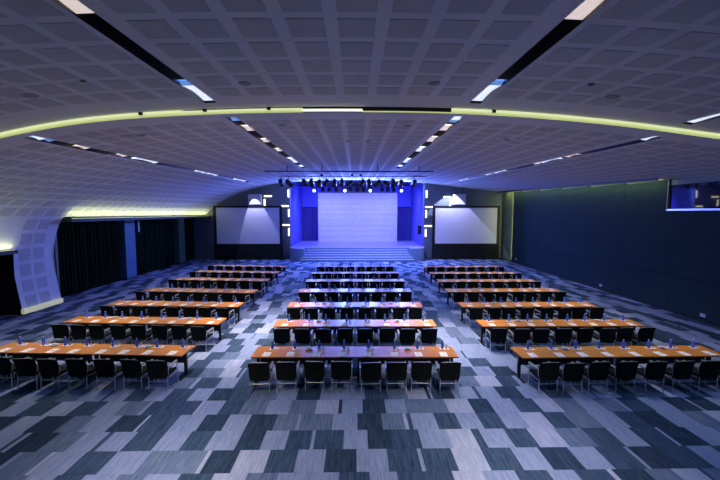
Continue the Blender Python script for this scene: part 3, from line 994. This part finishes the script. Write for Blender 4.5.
def make_chair():
    r = thing('conference_chair', 'x', 'chair')
    # chair faces +y; origin under the seat centre
    W = 0.235
    # seat
    mb = MB()
    ny_ = 6
    for j in range(ny_+1):
        yy = -0.22+0.46*j/ny_
        zz = 0.46 - 0.015*math.sin(PI*j/ny_) - (0.02 if j == ny_ else 0)
        for xx in (-W, -W*0.5, W*0.5, W):
            mb.v.append((xx, yy, zz + (0.008 if abs(xx) > 0.2 else 0)))
    nv = len(mb.v)
    mb.v += [(a, b, c-0.055) for a, b, c in mb.v]
    for j in range(ny_):
        for i in range(3):
            a = j*4+i
            mb.f.append((a, a+1, a+5, a+4)); mb.f.append((nv+a, nv+a+4, nv+a+5, nv+a+1)); mb.mi += [0, 0]
    for j in range(ny_):
        a = j*4
        mb.f.append((a, a+4, nv+a+4, nv+a)); mb.f.append((a+3, nv+a+3, nv+a+7, a+7)); mb.mi += [0, 0]
    for i in range(3):
        mb.f.append((i, nv+i, nv+i+1, i+1)); a = ny_*4+i
        mb.f.append((a, a+1, nv+a+1, nv+a)); mb.mi += [0, 0]
    mb.build('seat', 'chair_fabric', r)
    # backrest, curved in plan, leaning back
    mb = MB()
    nx_, nz_ = 8, 5
    for j in range(nz_+1):
        t = j/nz_; zz = 0.36+0.52*t
        for i in range(nx_+1):
            u = -1+2*i/nx_
            wz = 0.262*(1.0+0.03*t)
            top = -0.03*abs(u)**3*(1 if j == nz_ else 0) 
            mb.v.append((u*wz, -0.24-0.09*t*t-0.035*(1-u*u), zz+top))
    nv = len(mb.v)
    mb.v += [(a, b+0.035, c-(0.006 if k >= nz_*(nx_+1) else 0)) for k, (a, b, c) in enumerate(list(mb.v))]
    R_ = nx_+1
    for j in range(nz_):
        for i in range(nx_):
            a = j*R_+i
            mb.f.append((a, a+1, a+R_+1, a+R_)); mb.f.append((nv+a, nv+a+R_, nv+a+R_+1, nv+a+1)); mb.mi += [0, 0]
        a = j*R_
        mb.f.append((a, a+R_, nv+a+R_, nv+a)); b = a+nx_
        mb.f.append((b, nv+b, nv+b+R_, b+R_)); mb.mi += [0, 0]
    for i in range(nx_):
        mb.f.append((i, nv+i, nv+i+1, i+1)); a = nz_*R_+i
        mb.f.append((a, a+1, nv+a+1, nv+a)); mb.mi += [0, 0]
    mb.build('backrest', 'chair_fabric', r)
    mb = MB()
    mb.tube([(u*0.262*1.02, -0.315-0.035*(1-u*u), 0.884-0.03*abs(u)**3) for u in (-0.85,-0.6,-0.3,0,0.3,0.6,0.85)], 0.011, 6)
    mb.build('back_edge_highlight', 'arm_pad', r)  # pale tube added as the highlight on the backrest's rounded top edge
    for sx in (-1, 1):
        x = sx*0.266
        MB().tube([(x*0.93,-0.25,0.0),(x*0.93,-0.235,0.40),(x,-0.215,0.62),(x,-0.18,0.655)], 0.013, 6).build('leg', 'chrome', r)
        MB().tube([(x,0.23,0.0),(x,0.225,0.62),(x,0.19,0.655)], 0.013, 6).build('leg', 'chrome', r)
        MB().box(x-0.028, x+0.028, -0.21, 0.215, 0.645, 0.672).build('armrest', 'arm_pad', r)
        MB().tube([(x*0.93,-0.238,0.36),(x,0.228,0.36)], 0.011, 6).build('side_rail', 'chrome', r)
    MB().tube([(-0.244,-0.241,0.27),(0.244,-0.241,0.27)], 0.010, 6).build('stretcher', 'chrome', r)
    MB().tube([(-0.262,0.226,0.36),(0.262,0.226,0.36)], 0.010, 6).build('stretcher', 'chrome', r)
    return r
def make_bottle():
    r = thing('water_bottle', 'x', 'bottle')
    MB().lathe([(0.036,0),(0.040,0.01),(0.040,0.15),(0.033,0.18),(0.017,0.21),(0.015,0.225)], 10).build('body', 'bottle_blue', r, smooth=False)
    MB().lathe([(0.018,0.225),(0.018,0.25),(0.013,0.253)], 8).build('cap', 'bottle_cap', r)
    MB().lathe([(0.0408,0.055),(0.0412,0.06),(0.0412,0.095),(0.0408,0.10)], 10).build('wrapper', 'bottle_wrap', r)
    return r
def make_glass():
    r = MB().lathe([(0.026,0),(0.030,0.02),(0.036,0.115),(0.033,0.115),(0.027,0.022),(0.02,0.012)], 10).build('drinking_glass', 'clear_glass')
    return r
def make_coaster():
    r = thing('paper_mat', 'x', 'mat')
    MB().box(-0.13, 0.13, -0.075, 0.075, 0, 0.003).build('sheet', 'paper', r)
    return r
def make_pad():
    r = thing('notepad', 'x', 'notepad')
    MB().box(-0.105, 0.105, -0.148, 0.148, 0, 0.006).build('sheets', 'paper', r)
    MB().box(-0.014, 0.014, -0.01, 0.02, 0.006, 0.0066).build('printed_emblem', 'ink', r)
    MB().tube([(0.055,-0.06,0.010),(0.065,0.07,0.010)], 0.0035, 6).build('pen', 'bottle_cap', r)
    return r
def make_dish():
    r = thing('candy_dish', 'x', 'dish')
    MB().lathe([(0.045,0),(0.085,0.012),(0.11,0.04),(0.104,0.04),(0.08,0.018),(0.02,0.012)], 14).build('bowl', 'ceramic', r)
    MB().lathe([(0.07,0.018),(0.06,0.032),(0.02,0.036)], 8).build('sweets', 'candy', r)
    return r

WORD = ['one','two','three','four','five','six','seven','eight']
protos = {}
def place(kind, loc, rz, label, group):
    if kind not in protos:
        protos[kind] = {'chair': make_chair, 'table': make_table, 'bottle': make_bottle, 'glass': make_glass,
                        'mat': make_coaster, 'pad': make_pad, 'dish': make_dish}[kind]()
        o = protos[kind]
        if kind == 'glass': o['category'] = 'glass'
    else:
        o = copy_tree(protos[kind])
    o.location = loc
    o.rotation_euler = (0, 0, rz)
    o['label'] = label
    o['group'] = group
    return o

R = math.radians
BLOCKS = [
    ('curtain-side block', [(-10.55, 9.85, -3.4), (-10.62, 12.58, -3.0), (-10.7, 15.02, -4.3), (-10.8, 17.72, -5.2), (-10.88, 20.72, -5.2), (-10.85, 23.40, -5.6), (-10.85, 26.0, -5.6)]),
    ('middle block',       [(-2.88, 9.40, -0.8), (-2.87, 12.0, -0.4), (-2.87, 14.55, -0.3), (-2.87, 17.36, -0.2), (-2.85, 20.0, 0), (-2.85, 22.6, 0), (-2.85, 25.4, 0)]),
    ('dark-wall block',    [(4.58, 9.24, 0.6), (4.47, 11.90, 0.0), (4.54, 14.45, 0.0), (4.68, 17.28, 0.4), (4.84, 19.85, 0.0), (4.92, 22.45, 0.0), (5.02, 25.15, 0.0)]),
]
rr = random.Random(11)
for bname, rows_ in BLOCKS:
    for ri, (x0, y0, deg) in enumerate(rows_):
        rowno = WORD[6-ri]
        a = R(deg)
        ux, uy = math.cos(a), math.sin(a)
        def L(u, v):
            return x0 + ux*u - uy*v, y0 + uy*u + ux*v
        for k in range(2):
            X, Y = L(TL*(k+0.5), 0)
            place('table', (X, Y, 0), a,
                  'long wood-topped table, %s, row %s from stage, %s' % (bname, rowno, 'curtain-wall half' if k == 0 else 'booth-wall half'),
                  'tables in the %s' % bname)
            X, Y = L(TL*(k+0.5)+rr.uniform(0.07, 0.13), 0.55)
            place('dish', (X, Y, TZ), 0,
                  'small white sweets dish, %s, row %s from stage, %s' % (bname, rowno, 'curtain-wall half' if k == 0 else 'booth-wall half'),
                  'sweets dishes on the tables')
        for k in range(8):
            u = TL*2*(k+0.5)/8
            # chairs sit a little closer together inside each table
            cu = (TL*(0.5 + k//4)) + ((k % 4)-1.5)*0.705
            tail = '%s, row %s from stage, seat %s from curtained wall' % (bname, rowno, WORD[k])
            X, Y = L(cu + rr.uniform(-0.05, 0.05), -0.29 + rr.uniform(-0.05, 0.04))
            place('chair', (X, Y, 0), a + R(rr.uniform(-4, 4)), 'black-backed armchair, ' + tail, 'chairs in the %s' % bname)
            X, Y = L(cu + rr.uniform(-0.04, 0.04) + 0.02, 0.17)
            place('pad', (X, Y, TZ), a + R(rr.uniform(-4, 4)), 'white notepad with pen, ' + tail, 'notepads on the tables')
            e = rr.uniform(-0.05, 0.05)
            X, Y = L(cu + e + 0.10, 0.60)
            place('mat', (X, Y, TZ), a, 'white paper mat, ' + tail, 'paper mats on the tables')
            X, Y = L(cu + e + 0.045, 0.60)
            place('bottle', (X, Y, TZ+0.003), 0, 'blue water bottle, ' + tail, 'water bottles on the tables')
            X, Y = L(cu + e + 0.16, 0.61)
            place('glass', (X, Y, TZ+0.003), 0, 'clear drinking glass, ' + tail, 'glasses on the tables')
